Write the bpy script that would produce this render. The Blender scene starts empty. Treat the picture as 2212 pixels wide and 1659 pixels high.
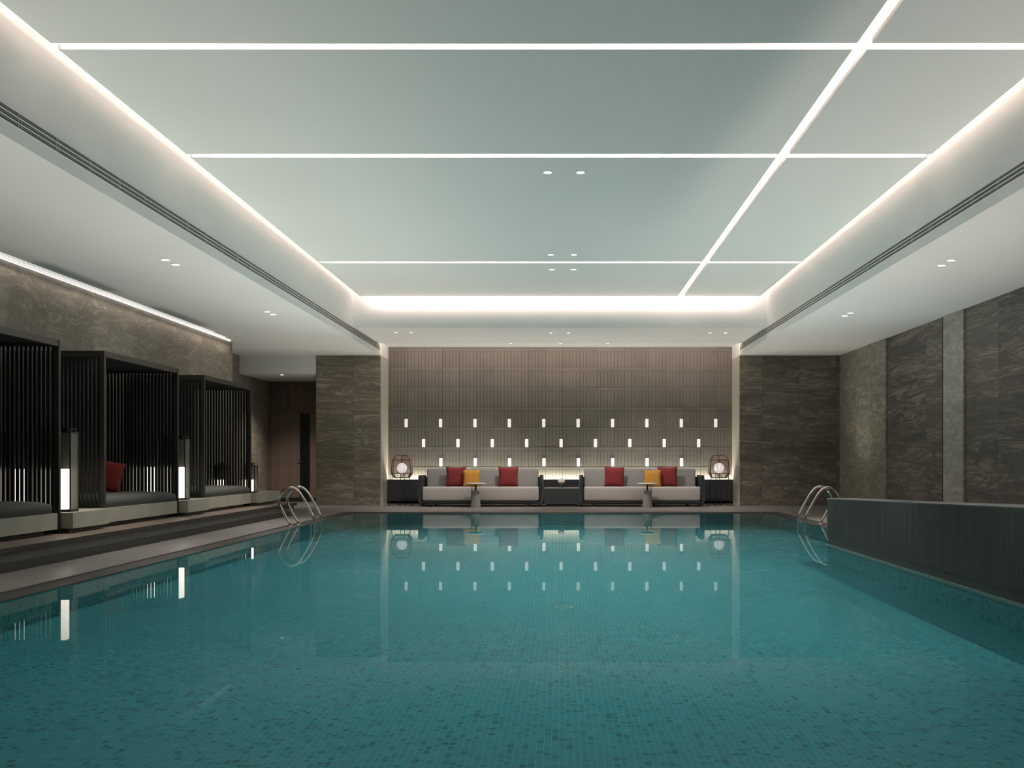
import bpy, bmesh, math, random
from mathutils import Vector, Matrix
random.seed(7)
sc = bpy.context.scene
C = sc.collection
PI = math.pi

# ------------------------------------------------------------------ camera, world, exposure
F = 2180.0                                  # focal length in pixels of the 2212 wide frame
cam_d = bpy.data.cameras.new('camera')
cam = bpy.data.objects.new('camera', cam_d); C.objects.link(cam)
cam.location = (0, 0, 1.1); cam.rotation_euler = (PI/2, 0, 0)
cam_d.sensor_width = 36; cam_d.sensor_fit = 'HORIZONTAL'
cam_d.lens = F/2212*36
cam_d.shift_x = -106/2212; cam_d.shift_y = 166.5/2212
cam_d.clip_start = .05; cam_d.clip_end = 100
sc.camera = cam
w = bpy.data.worlds.new('world'); sc.world = w; w.use_nodes = True
w.node_tree.nodes['Background'].inputs[0].default_value = (.02, .022, .022, 1)
w.node_tree.nodes['Background'].inputs[1].default_value = 1
sc.view_settings.view_transform = 'Standard'; sc.view_settings.look = 'None'
sc.view_settings.gamma = 1; sc.view_settings.use_curve_mapping = False
sc.view_settings.exposure = 0.0
sc.cycles.use_denoising = True
sc.cycles.max_bounces = 10; sc.cycles.diffuse_bounces = 6; sc.cycles.glossy_bounces = 4
sc.cycles.transmission_bounces = 6; sc.cycles.transparent_max_bounces = 16
sc.cycles.sample_clamp_indirect = 6
sc.cycles.caustics_reflective = False; sc.cycles.caustics_refractive = False

WARM = (1, .775, .70); NEUT = (1, .93, .85)

def area(name, loc, rot, sx, sy, power, col=WARM, spread=PI):
    d = bpy.data.lights.new(name, 'AREA'); d.shape = 'RECTANGLE'; d.size = sx; d.size_y = sy
    d.energy = power; d.color = col; d.spread = spread
    o = bpy.data.objects.new(name, d); C.objects.link(o); o.location = loc; o.rotation_euler = rot
    return o
def spot(name, loc, target, power, deg, blend=.6, col=NEUT, r=.03):
    d = bpy.data.lights.new(name, 'SPOT'); d.energy = power; d.spot_size = math.radians(deg)
    d.spot_blend = blend; d.color = col; d.shadow_soft_size = r
    o = bpy.data.objects.new(name, d); C.objects.link(o); o.location = loc
    o.rotation_euler = (Vector(target)-Vector(loc)).to_track_quat('-Z', 'Y').to_euler()
    return o

# LED strips hidden on top of the floating ceiling panels, washing the coffer walls
XL, XR, YF = -4.38, 4.33, 21.27            # coffer walls
ZP = 4.546                                  # underside of the panels
COVE = .80
area('cove_strip_left', (-4.196, 11, 4.635), (0, -PI/2, 0), .03, 19.6, 330*COVE)
area('cove_strip_right', (4.148, 11, 4.635), (0, PI/2, 0), .03, 19.6, 330*COVE)
area('cove_strip_far', (0, 21.083, 4.635), (PI/2, 0, 0), 8.0, .03, 110*COVE)
# strips above the joints between the panels
area('slot_strip_long', (2.34, 11, 4.62), (PI, 0, 0), .04, 19.6, 190*COVE)
for y_ in (8.39, 11.40, 17.51):
    area('slot_strip_cross', (0, y_-.075, 4.622), (1.25, 0, 0), 7.9, .03, 30*COVE, WARM, 1.3)
# strip in the slot ceiling in front of the rear wall and behind the dark wainscot
area('wall_slot_strip', (0, 24.09, 3.935), (PI/2+.75, 0, 0), 8.5, .02, 85)
area('wainscot_strip', (0, 25.41, .60), (PI-.12, 0, 0), 8.6, .03, 85, (1, .95, .80))
# grazing strip over the left stone wall
area('wall_graze_left', (-7.0, 12, 3.645), (0, .22, 0), .03, 19, 11, (1, .88, .80), 1.1)
# unseen fill lights added on pool floor, pool edges and deck to brighten ceiling
TEAL = (1.0, .80, .73)
for y_, p_ in ((4.5, 52), (7.5, 70), (10.5, 92), (13.5, 108), (16.5, 118), (19.5, 125)):
    for x_ in (-2.6, 0, 2.6):
        spot('pool_lamp', (x_, y_, -.2), (x_, y_, 5), p_*.72, 136, 1, TEAL, .12)
for y_, p_ in ((3.5, 70), (6.5, 95), (9.5, 112), (12.5, 122), (15.5, 125), (18.5, 125)):
    spot('edge_uplight', (-3.95, y_, -.15), (-4.5, y_, 4), p_*1.75, 116, 1, (1, .84, .75), .25)
    spot('edge_uplight', (4.15, y_, .06 if y_ < 13.3 else -.15), (4.6, y_, 4), p_*1.35, 116, 1, (1, .89, .80), .04)
for x_, y_, p_ in ((-3.0, 22.3, 75), (0, 22.3, 75), (3.0, 22.3, 75), (-5.3, 22.4, 105), (5.4, 22.4, 105)):
    spot('deck_uplight', (x_, y_, .06), (x_, y_, 4), p_, 120, 1, (1, .90, .80), .04)

# ------------------------------------------------------------------ mesh helpers
def add_box(bm, a, b):
    x0, y0, z0 = a; x1, y1, z1 = b
    v = [bm.verts.new(p) for p in ((x0,y0,z0),(x1,y0,z0),(x1,y1,z0),(x0,y1,z0),(x0,y0,z1),(x1,y0,z1),(x1,y1,z1),(x0,y1,z1))]
    for f in ((3,2,1,0),(4,5,6,7),(0,1,5,4),(1,2,6,5),(2,3,7,6),(3,0,4,7)):
        bm.faces.new([v[i] for i in f])
def box(a, b):
    bm = bmesh.new(); add_box(bm, a, b); return bm
def boxes(lst):
    bm = bmesh.new()
    for a, b in lst: add_box(bm, a, b)
    return bm
def rbox(a, b, r, seg=3):
    bm = box(a, b)
    bmesh.ops.bevel(bm, geom=bm.edges[:], offset=r, segments=seg, profile=.5, affect='EDGES')
    return bm
def add_tube(bm, pts, r, n=10, cap=True, closed=False):
    pts = [Vector(p) for p in pts]; rings = []
    m = len(pts)
    for i, p in enumerate(pts):
        if closed: t = (pts[(i+1) % m]-pts[i-1]).normalized()
        else: t = (pts[min(i+1, m-1)]-pts[max(i-1, 0)]).normalized()
        up = Vector((0, 0, 1)) if abs(t.z) < .95 else Vector((0, 1, 0))
        a = t.cross(up).normalized(); b = a.cross(t)
        rr = r[i] if isinstance(r, (list, tuple)) else r
        rings.append([bm.verts.new(p+a*rr*math.cos(2*PI*k/n)+b*rr*math.sin(2*PI*k/n)) for k in range(n)])
    for i in range(m if closed else m-1):
        A, B = rings[i], rings[(i+1) % m]
        for k in range(n): bm.faces.new((A[k], A[(k+1) % n], B[(k+1) % n], B[k]))
    if cap and not closed:
        bm.faces.new(rings[0][::-1]); bm.faces.new(rings[-1])
def add_lathe(bm, prof, c=(0, 0, 0), n=32):
    cx, cy, cz = c; rings = []
    for r, z in prof:
        rings.append([bm.verts.new((cx+r*math.cos(2*PI*k/n), cy+r*math.sin(2*PI*k/n), cz+z)) for k in range(n)] if r > 1e-5 else [bm.verts.new((cx, cy, cz+z))])
    for A, B in zip(rings, rings[1:]):
        for k in range(n):
            k2 = (k+1) % n
            if len(A) == 1 and len(B) == 1: continue
            if len(A) == 1: bm.faces.new((A[0], B[k2], B[k]))
            elif len(B) == 1: bm.faces.new((A[k], A[k2], B[0]))
            else: bm.faces.new((A[k], A[k2], B[k2], B[k]))
def smooth_path(pts, n=6):
    P = [Vector(p) for p in pts]; out = []
    for i in range(len(P)-1):
        p0, p1, p2, p3 = P[max(i-1, 0)], P[i], P[i+1], P[min(i+2, len(P)-1)]
        for k in range(n):
            t = k/n
            out.append(.5*((2*p1)+(-p0+p2)*t+(2*p0-5*p1+4*p2-p3)*t*t+(-p0+3*p1-3*p2+p3)*t**3))
    out.append(P[-1]); return out
def obj(name, bm, m, parent=None, smooth=False, loc=None):
    me = bpy.data.meshes.new(name)
    bmesh.ops.recalc_face_normals(bm, faces=bm.faces[:])
    bm.to_mesh(me); bm.free()
    if m: me.materials.append(m)
    if smooth:
        for p in me.polygons: p.use_smooth = True
    o = bpy.data.objects.new(name, me); C.objects.link(o)
    if loc: o.location = loc
    if parent: o.parent = parent
    return o
def tag(o, label, cat, group=None, kind=None):
    o['label'] = label; o['category'] = cat
    if group: o['group'] = group
    if kind: o['kind'] = kind
    return o
def thing(name, label, cat, loc=(0, 0, 0), rz=0, group=None):
    o = bpy.data.objects.new(name, None); C.objects.link(o)
    o.empty_display_size = .1
    o.location = loc; o.rotation_euler = (0, 0, rz)
    return tag(o, label, cat, group)
def struct(name, bm, m, parent=None, label=None):
    o = obj(name, bm, m, parent); o['kind'] = 'structure'
    if label: o['label'] = label
    return o
def dup(root, loc, rz=None, label=None):
    r = root.copy(); C.objects.link(r); r.location = loc
    if rz is not None: r.rotation_euler = (0, 0, rz)
    if label: r['label'] = label
    for ch in list(root.children):
        c = ch.copy(); C.objects.link(c); c.parent = r
        for g in list(ch.children):
            d = g.copy(); C.objects.link(d); d.parent = c
    return r

# ------------------------------------------------------------------ materials
def mat(name):
    m = bpy.data.materials.new(name); m.use_nodes = True
    nt = m.node_tree; b = nt.nodes['Principled BSDF']
    return m, nt, b
def nd(nt, typ, **kw):
    n = nt.nodes.new(typ)
    for k, v in kw.items(): setattr(n, k, v)
    return n
def mathn(nt, op, a, b=None, clamp=False):
    n = nt.nodes.new('ShaderNodeMath'); n.operation = op; n.use_clamp = clamp
    for i, v in enumerate((a, b)):
        if v is None: continue
        if isinstance(v, (int, float)): n.inputs[i].default_value = v
        else: nt.links.new(v, n.inputs[i])
    return n.outputs[0]
def vmath(nt, op, a, b=None):
    n = nt.nodes.new('ShaderNodeVectorMath'); n.operation = op
    for i, v in enumerate((a, b)):
        if v is None: continue
        if isinstance(v, tuple): n.inputs[i].default_value = v
        else: nt.links.new(v, n.inputs[i])
    return n.outputs[0]
def mixc(nt, f, a, b):
    n = nt.nodes.new('ShaderNodeMix'); n.data_type = 'RGBA'
    for s, v in ((0, f), (6, a), (7, b)):
        if isinstance(v, (int, float)): n.inputs[s].default_value = v
        elif isinstance(v, tuple): n.inputs[s].default_value = (*v, 1) if len(v) == 3 else v
        else: nt.links.new(v, n.inputs[s])
    return n.outputs[2]
def noise(nt, vec, scale, detail=4, rough=.55, dist=0):
    n = nt.nodes.new('ShaderNodeTexNoise')
    n.inputs['Scale'].default_value = scale; n.inputs['Detail'].default_value = detail
    n.inputs['Roughness'].default_value = rough; n.inputs['Distortion'].default_value = dist
    if vec is not None: nt.links.new(vec, n.inputs['Vector'])
    return n.outputs['Fac']
def coords(nt): return nt.nodes.new('ShaderNodeTexCoord').outputs['Object']
def ramp(nt, f, stops):
    n = nt.nodes.new('ShaderNodeValToRGB'); e = n.color_ramp.elements
    while len(e) < len(stops): e.new(.5)
    for i, (p, c) in enumerate(stops):
        e[i].position = p; e[i].color = (*c, 1) if len(c) == 3 else c
    nt.links.new(f, n.inputs[0]); return n.outputs[0]
def bump(nt, b, h, strength=.3, dist=.01):
    n = nt.nodes.new('ShaderNodeBump'); n.inputs['Strength'].default_value = strength
    n.inputs['Distance'].default_value = dist
    nt.links.new(h, n.inputs['Height']); nt.links.new(n.outputs[0], b.inputs['Normal'])
def simple(name, col, rough=.5, metal=0, var=.08, scale=8, bmp=.0, bscale=60, spec=.5, coat=0):
    m, nt, b = mat(name)
    co = coords(nt); f = noise(nt, co, scale)
    c = mixc(nt, f, tuple(v*(1-var) for v in col), tuple(min(1, v*(1+var)) for v in col))
    nt.links.new(c, b.inputs['Base Color'])
    b.inputs['Roughness'].default_value = rough; b.inputs['Metallic'].default_value = metal
    b.inputs['Specular IOR Level'].default_value = spec; b.inputs['Coat Weight'].default_value = coat
    if bmp: bump(nt, b, noise(nt, co, bscale, 3), bmp, .004)
    return m
def emit(name, col, strength, tex=None):
    m, nt, b = mat(name)
    b.inputs['Base Color'].default_value = (*[min(.8, c) for c in col], 1)
    b.inputs['Emission Color'].default_value = (*col, 1)
    b.inputs['Emission Strength'].default_value = strength
    if tex:
        f = noise(nt, coords(nt), tex, 3, .7)
        s = mathn(nt, 'MULTIPLY', ramp(nt, f, [(.38, (.45,)*3), (.6, (1,)*3)]), strength)
        nt.links.new(s, b.inputs['Emission Strength'])
    return m

def stone(name, dark, light, stretch, slab=(1.6, .8), axis='X', freq=55, scale=1.0, rot=0.0, rough=.45, vein=.55, joint=.004, seed=0.0):
    """wavy layered stone cladding; slabs of slab[0] x slab[1] m with fine joints"""
    m, nt, b = mat(name)
    co = coords(nt)
    sep = nd(nt, 'ShaderNodeSeparateXYZ'); nt.links.new(co, sep.inputs[0])
    u = sep.outputs[0] if axis == 'X' else sep.outputs[1]; z = sep.outputs[2]
    us = mathn(nt, 'DIVIDE', mathn(nt, 'ADD', u, 40.13), slab[0]); zs = mathn(nt, 'DIVIDE', mathn(nt, 'ADD', z, 8.02), slab[1])
    fu = mathn(nt, 'FLOOR', us); fz = mathn(nt, 'FLOOR', zs)
    cmb = nd(nt, 'ShaderNodeCombineXYZ'); nt.links.new(fu, cmb.inputs[0]); nt.links.new(fz, cmb.inputs[1]); cmb.inputs[2].default_value = seed
    wn = nd(nt, 'ShaderNodeTexWhiteNoise'); wn.noise_dimensions = '3D'; nt.links.new(cmb.outputs[0], wn.inputs['Vector'])
    off = vmath(nt, 'MULTIPLY', wn.outputs['Color'], (7.0, 7.0, 7.0))
    loc = nd(nt, 'ShaderNodeCombineXYZ'); nt.links.new(u, loc.inputs[0]); nt.links.new(z, loc.inputs[2])
    mp = nd(nt, 'ShaderNodeMapping'); mp.inputs['Rotation'].default_value = (0, rot, 0)
    mp.inputs['Scale'].default_value = (stretch[0]*scale, 1, stretch[1]*scale)
    nt.links.new(loc.outputs[0], mp.inputs[0])
    vec = vmath(nt, 'ADD', mp.outputs[0], off)
    n1 = noise(nt, vec, 1.0, 6, .52, .8)
    lines = mathn(nt, 'SINE', mathn(nt, 'MULTIPLY', n1, freq))
    lines = mathn(nt, 'MULTIPLY', mathn(nt, 'ADD', lines, 1.0), .5)
    lines = mathn(nt, 'POWER', lines, 1.6)
    patch = noise(nt, vec, 1.7, 6, .6, .6)
    fine = noise(nt, vec, 14, 6, .72)
    lines = mathn(nt, 'MULTIPLY', lines, mathn(nt, 'MULTIPLY', mathn(nt, 'SUBTRACT', patch, .36, True), 4.2, True))
    f = mathn(nt, 'ADD', mathn(nt, 'MULTIPLY', lines, vein), mathn(nt, 'MULTIPLY', fine, .62))
    f = mathn(nt, 'MULTIPLY', f, mathn(nt, 'ADD', mathn(nt, 'MULTIPLY', patch, 1.5), .25))
    f = mathn(nt, 'ADD', f, mathn(nt, 'MULTIPLY', mathn(nt, 'SUBTRACT', wn.outputs['Value'], .5), .16), True)
    col = mixc(nt, f, dark, light)
    blot = mathn(nt, 'GREATER_THAN', noise(nt, vec, 3.1, 3, .5, .4), .735)
    col = mixc(nt, mathn(nt, 'MULTIPLY', blot, .5), col, tuple(d*.5 for d in dark))
    ju = mathn(nt, 'LESS_THAN', mathn(nt, 'FRACT', us), joint/slab[0]); jz = mathn(nt, 'LESS_THAN', mathn(nt, 'FRACT', zs), joint/slab[1])
    j = mathn(nt, 'MAXIMUM', ju, jz)
    col = mixc(nt, mathn(nt, 'MULTIPLY', j, .7), col, tuple(d*.3 for d in dark))
    nt.links.new(col, b.inputs['Base Color']); b.inputs['Roughness'].default_value = rough
    bump(nt, b, f, .25, .004)
    return m

def mosaic(name, size, dark, mid, lightc, grout, horiz=True, rough=.25):
    m, nt, b = mat(name)
    co = coords(nt)
    sc_ = vmath(nt, 'MULTIPLY', vmath(nt, 'ADD', co, (50.003, 50.003, 50.003)), (1/size,)*3)
    fl = vmath(nt, 'FLOOR', sc_); fr = vmath(nt, 'FRACTION', sc_)
    wn = nd(nt, 'ShaderNodeTexWhiteNoise'); wn.noise_dimensions = '3D'; nt.links.new(fl, wn.inputs['Vector'])
    c = ramp(nt, wn.outputs['Value'], [(0, dark), (.10, tuple((a+b_)/2 for a, b_ in zip(dark, mid))), (.22, mid), (.9, tuple(v*1.12 for v in mid)), (.97, lightc)])
    streak = noise(nt, vmath(nt, 'MULTIPLY', co, (60., 200., 60.)), 1, 3)
    c = mixc(nt, mathn(nt, 'MULTIPLY', streak, .25), c, tuple(v*.75 for v in mid))
    sp = nd(nt, 'ShaderNodeSeparateXYZ'); nt.links.new(fr, sp.inputs[0])
    g = .075
    gx = mathn(nt, 'LESS_THAN', sp.outputs[0], g)
    gy = mathn(nt, 'LESS_THAN', sp.outputs[1], g*1.0) if horiz else mathn(nt, 'LESS_THAN', sp.outputs[2], g)
    gm = mathn(nt, 'MAXIMUM', gx, gy) if horiz else mathn(nt, 'MAXIMUM', mathn(nt, 'MAXIMUM', gx, gy), mathn(nt, 'LESS_THAN', sp.outputs[1], g))
    c = mixc(nt, mathn(nt, 'MULTIPLY', gm, .95), c, grout)
    nt.links.new(c, b.inputs['Base Color']); b.inputs['Roughness'].default_value = rough
    return m

M = {}
M['ceiling'] = simple('ceiling_paint', (.81, .81, .795), .8, var=.01, scale=2)
M['panel'] = simple('panel_paint', (.77, .79, .765), .8, var=.01, scale=2)
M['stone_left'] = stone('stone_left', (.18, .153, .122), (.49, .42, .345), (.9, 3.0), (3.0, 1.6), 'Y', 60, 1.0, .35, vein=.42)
M['stone_flank'] = stone('stone_flank', (.09, .076, .056), (.39, .335, .26), (.55, 3.8), (.9, .62), 'X', 70, 1.0, .06, vein=.5)
M['stone_flank_r'] = stone('stone_flank_right', (.060, .050, .039), (.27, .232, .188), (.55, 3.4), (.9, 1.55), 'X', 70, 1.0, -.08, seed=3., vein=.5)
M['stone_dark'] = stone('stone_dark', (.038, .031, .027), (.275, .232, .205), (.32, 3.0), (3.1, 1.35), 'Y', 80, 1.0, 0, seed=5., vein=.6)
M['stone_light'] = stone('stone_light', (.15, .14, .11), (.50, .47, .385), (.9, 3.2), (1.13, 1.35), 'Y', 60, 1.2, .75, seed=8., vein=.45)
M['stone_pale'] = stone('stone_pale', (.23, .22, .185), (.54, .52, .455), (1.0, 3.6), (1.2, 3.0), 'Y', 70, 1.2, .2, seed=9., vein=.5)
M['return'] = simple('travertine_return', (.50, .46, .40), .6, var=.1, scale=9, bmp=.3)
M['travertine'] = simple('travertine', (.41, .375, .315), .5, var=.22, scale=3.5, bmp=.15)
M['white_trim'] = simple('white_trim', (.80, .79, .76), .6, var=.01)
M['dark_metal'] = simple('bronze_dark_metal', (.055, .053, .047), .38, .6, var=.1)
M['slat'] = simple('slat_dark_metal', (.022, .0215, .020), .35, .5, var=.08)
M['wainscot'] = simple('charcoal_panel', (.030, .031, .032), .5, var=.15, bmp=.1)
M['parapet'] = None
M['chrome'] = simple('polished_steel', (.62, .58, .53), .12, 1, var=.02)
M['sofa'] = simple('sofa_fabric', (.37, .335, .32), .9, var=.05, scale=40, bmp=.3, bscale=400)
M['sofa_back'] = simple('sofa_back_fabric', (.25, .238, .236), .9, var=.05, scale=40, bmp=.3, bscale=400)
M['sofa_frame'] = simple('sofa_charcoal_frame', (.018, .019, .021), .5, var=.1)
M['rope'] = simple('grey_rope', (.10, .10, .105), .8, var=.25, scale=60, bmp=.4)
M['mattress'] = simple('mattress_fabric', (.085, .082, .076), .95, var=.08, scale=40, bmp=.3, bscale=400)
M['red'] = simple('red_fabric', (.17, .016, .018), .9, var=.12, scale=60, bmp=.4, bscale=500)
M['dark_red'] = simple('brick_red_fabric', (.22, .016, .010), .9, var=.12, scale=60, bmp=.4, bscale=500)
M['yellow'] = simple('mustard_fabric', (.46, .22, .03), .9, var=.3, scale=260, bmp=.4, bscale=500)
M['concrete'] = simple('grey_concrete', (.20, .19, .18), .8, var=.1, scale=20, bmp=.2)
M['tabletop'] = simple('tabletop_white', (.66, .66, .66), .35, var=.03)
M['wood_panel'] = None
M['black_glass'] = simple('black_glass', (.012, .013, .013), .12, var=.05)
M['black'] = simple('matt_black', (.01, .01, .011), .5, var=.05)
M['slot_dark'] = simple('diffuser_black', (.012, .018, .018), .6, var=.05)
M['slot_grey'] = simple('diffuser_grey', (.30, .33, .32), .5, var=.05)
M['copper'] = simple('copper_brown_frame', (.11, .06, .045), .45, .4, var=.15)
M['cord'] = simple('tan_paper_cord', (.34, .24, .20), .8, var=.2, scale=60)
M['leaf'] = simple('green_leaf', (.05, .09, .03), .6, var=.3, scale=60)
M['petal'] = simple('pale_pink_petal', (.85, .68, .62), .7, var=.2, scale=90)
M['niche'] = emit('niche_crystal', (1, .86, .79), .86, 60)
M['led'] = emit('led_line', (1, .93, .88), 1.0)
M['led_dim'] = emit('led_line_dim', (1, .93, .87), .75)  # emissive stand-in for a streak of reflected LED light
M['led_soft'] = emit('led_line_soft', (1, .95, .9), .55)  # fainter outer reflection, likewise given as emission
M['spotdisc'] = emit('downlight_lens', (1, .95, .86), 6)
M['lampglow'] = emit('lamp_opal_glow', (1, .90, .76), 3.6)
M['globe'] = emit('lantern_globe', (1, .92, .90), 1.15, 30)

def wood(name, c1, c2, plank, axis_u, axis_len, grain=(1, 1, 1), rough=.5):
    m, nt, b = mat(name); co = coords(nt)
    sep = nd(nt, 'ShaderNodeSeparateXYZ'); nt.links.new(co, sep.inputs[0])
    u = mathn(nt, 'DIVIDE', mathn(nt, 'ADD', sep.outputs[axis_u], 30.01), plank)
    fl = mathn(nt, 'FLOOR', u); wn = nd(nt, 'ShaderNodeTexWhiteNoise'); wn.noise_dimensions = '1D'; nt.links.new(fl, wn.inputs['W'])
    g = noise(nt, vmath(nt, 'MULTIPLY', co, grain), 1, 5, .6)
    f = mathn(nt, 'ADD', mathn(nt, 'MULTIPLY', g, .6), mathn(nt, 'MULTIPLY', wn.outputs['Value'], .4), True)
    c = mixc(nt, f, c1, c2)
    j = mathn(nt, 'LESS_THAN', mathn(nt, 'FRACT', u), .05)
    c = mixc(nt, mathn(nt, 'MULTIPLY', j, .8), c, (.008, .006, .005))
    nt.links.new(c, b.inputs['Base Color']); b.inputs['Roughness'].default_value = rough
    bump(nt, b, f, .2, .003)
    return m
M['deck'] = wood('deck_planks', (.10, .07, .055), (.22, .165, .135), .095, 1, 0, (1.2, 30, 1.2))
M['deck_edge'] = simple('deck_edge_wood', (.035, .022, .017), .6, var=.5, scale=4)
M['door_wood'] = wood('walnut_veneer', (.14, .095, .075), (.21, .15, .12), .12, 0, 2, (60, 1, 1.5), .5)

def floor_mat():
    m, nt, b = mat('honed_grey_paving'); co = coords(nt)
    n = noise(nt, co, 1.4, 6, .6, .4); n2 = noise(nt, vmath(nt, 'MULTIPLY', co, (14., 3., 1.)), 1, 4)
    c = mixc(nt, mathn(nt, 'ADD', mathn(nt, 'MULTIPLY', n, .6), mathn(nt, 'MULTIPLY', n2, .4)), (.13, .118, .112), (.24, .22, .21))
    sep = nd(nt, 'ShaderNodeSeparateXYZ'); nt.links.new(co, sep.inputs[0])
    jx = mathn(nt, 'LESS_THAN', mathn(nt, 'FRACT', mathn(nt, 'DIVIDE', mathn(nt, 'ADD', sep.outputs[0], 30.0), .75)), .006)
    jy = mathn(nt, 'LESS_THAN', mathn(nt, 'FRACT', mathn(nt, 'DIVIDE', mathn(nt, 'ADD', sep.outputs[1], 30.2), 1.5)), .004)
    c = mixc(nt, mathn(nt, 'MULTIPLY', mathn(nt, 'MAXIMUM', jx, jy), .6), c, (.06, .055, .05))
    nt.links.new(c, b.inputs['Base Color']); b.inputs['Roughness'].default_value = .42
    bump(nt, b, n2, .15, .004)
    return m
M['floor'] = floor_mat()
M['mosaic'] = mosaic('teal_mosaic', .0345, (.012, .075, .092), (.035, .188, .222), (.05, .225, .262), (.085, .30, .33))
M['mosaic_wall'] = mosaic('teal_mosaic_wall', .0345, (.018, .12, .14), (.045, .21, .24), (.08, .30, .32), (.07, .28, .30), False)
M['coping'] = mosaic('dark_coping_mosaic', .05, (.012, .010, .009), (.030, .025, .022), (.06, .052, .047), (.022, .019, .017), True, .55)
M['rib'] = None
def rib_mat():
    m, nt, b = mat('ribbed_grey_tile'); co = coords(nt)
    sep = nd(nt, 'ShaderNodeSeparateXYZ'); nt.links.new(co, sep.inputs[0])
    u = mathn(nt, 'FLOOR', mathn(nt, 'DIVIDE', mathn(nt, 'ADD', sep.outputs[0], 40.0-.0), .435))
    z = mathn(nt, 'FLOOR', mathn(nt, 'DIVIDE', mathn(nt, 'ADD', sep.outputs[2], 8.04), .4997))
    cm = nd(nt, 'ShaderNodeCombineXYZ'); nt.links.new(u, cm.inputs[0]); nt.links.new(z, cm.inputs[1])
    wn = nd(nt, 'ShaderNodeTexWhiteNoise'); wn.noise_dimensions = '2D'; nt.links.new(cm.outputs[0], wn.inputs['Vector'])
    n = noise(nt, co, 5, 6, .65)
    f = mathn(nt, 'ADD', mathn(nt, 'MULTIPLY', wn.outputs['Value'], .3), mathn(nt, 'MULTIPLY', n, .7))
    nt.links.new(mixc(nt, f, (.15, .138, .115), (.25, .233, .198)), b.inputs['Base Color'])
    b.inputs['Roughness'].default_value = .75; bump(nt, b, noise(nt, co, 40, 4), .25, .004)
    return m
M['rib'] = rib_mat()
def parapet_mat():
    m, nt, b = mat('wet_black_granite'); co = coords(nt)
    st = noise(nt, vmath(nt, 'MULTIPLY', co, (22., 22., 1.4)), 1, 4, .6); sp = noise(nt, co, 90, 2, .8)
    f = mathn(nt, 'ADD', mathn(nt, 'MULTIPLY', st, .6), mathn(nt, 'MULTIPLY', sp, .5))
    c = ramp(nt, f, [(.35, (.018, .021, .019)), (.6, (.038, .044, .040)), (.8, (.085, .095, .088))])
    nt.links.new(c, b.inputs['Base Color']); b.inputs['Roughness'].default_value = .6; b.inputs['Specular IOR Level'].default_value = .2
    bump(nt, b, f, .3, .004)
    return m
M['parapet'] = parapet_mat()
def water_mat():
    m = bpy.data.materials.new('pool_water'); m.use_nodes = True; nt = m.node_tree
    nt.nodes.remove(nt.nodes['Principled BSDF']); out = nt.nodes['Material Output']
    tr = nd(nt, 'ShaderNodeBsdfTransparent'); tr.inputs[0].default_value = (.86, .965, .965, 1)
    gl = nd(nt, 'ShaderNodeBsdfGlossy'); gl.inputs['Roughness'].default_value = .012; gl.inputs[0].default_value = (.95, .97, .97, 1)
    fr = nd(nt, 'ShaderNodeFresnel'); fr.inputs[0].default_value = 1.08
    co = coords(nt)
    n = noise(nt, vmath(nt, 'MULTIPLY', co, (1.6, 1.0, 1.)), 1.2, 2)
    bp = nd(nt, 'ShaderNodeBump'); bp.inputs['Strength'].default_value = .02; bp.inputs['Distance'].default_value = .01
    nt.links.new(n, bp.inputs['Height']); nt.links.new(bp.outputs[0], gl.inputs['Normal'])
    mx = nd(nt, 'ShaderNodeMixShader'); nt.links.new(mathn(nt, 'MULTIPLY', mathn(nt, 'SUBTRACT', fr.outputs[0], .085, True), 1.15), mx.inputs[0])
    nt.links.new(tr.outputs[0], mx.inputs[1]); nt.links.new(gl.outputs[0], mx.inputs[2]); nt.links.new(mx.outputs[0], out.inputs[0])
    return m
M['water'] = water_mat()
def glass_mat(name, tint=(.9, .92, .9), f=.1):
    m = bpy.data.materials.new(name); m.use_nodes = True; nt = m.node_tree
    nt.nodes.remove(nt.nodes['Principled BSDF']); out = nt.nodes['Material Output']
    tr = nd(nt, 'ShaderNodeBsdfTransparent'); tr.inputs[0].default_value = (*tint, 1)
    gl = nd(nt, 'ShaderNodeBsdfGlossy'); gl.inputs['Roughness'].default_value = .05
    mx = nd(nt, 'ShaderNodeMixShader'); mx.inputs[0].default_value = f
    nt.links.new(tr.outputs[0], mx.inputs[1]); nt.links.new(gl.outputs[0], mx.inputs[2]); nt.links.new(mx.outputs[0], out.inputs[0])
    return m
M['glass'] = glass_mat('clear_glass')
def mesh_pane():
    m = bpy.data.materials.new('smoked_mesh_pane'); m.use_nodes = True; nt = m.node_tree
    b = nt.nodes['Principled BSDF']; out = nt.nodes['Material Output']
    b.inputs['Base Color'].default_value = (.20, .188, .16, 1); b.inputs['Roughness'].default_value = .5
    tr = nd(nt, 'ShaderNodeBsdfTransparent'); mx = nd(nt, 'ShaderNodeMixShader'); mx.inputs[0].default_value = .38
    nt.links.new(tr.outputs[0], mx.inputs[1]); nt.links.new(b.outputs[0], mx.inputs[2]); nt.links.new(mx.outputs[0], out.inputs[0])
    return m
M['mesh_pane'] = mesh_pane()

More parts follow.
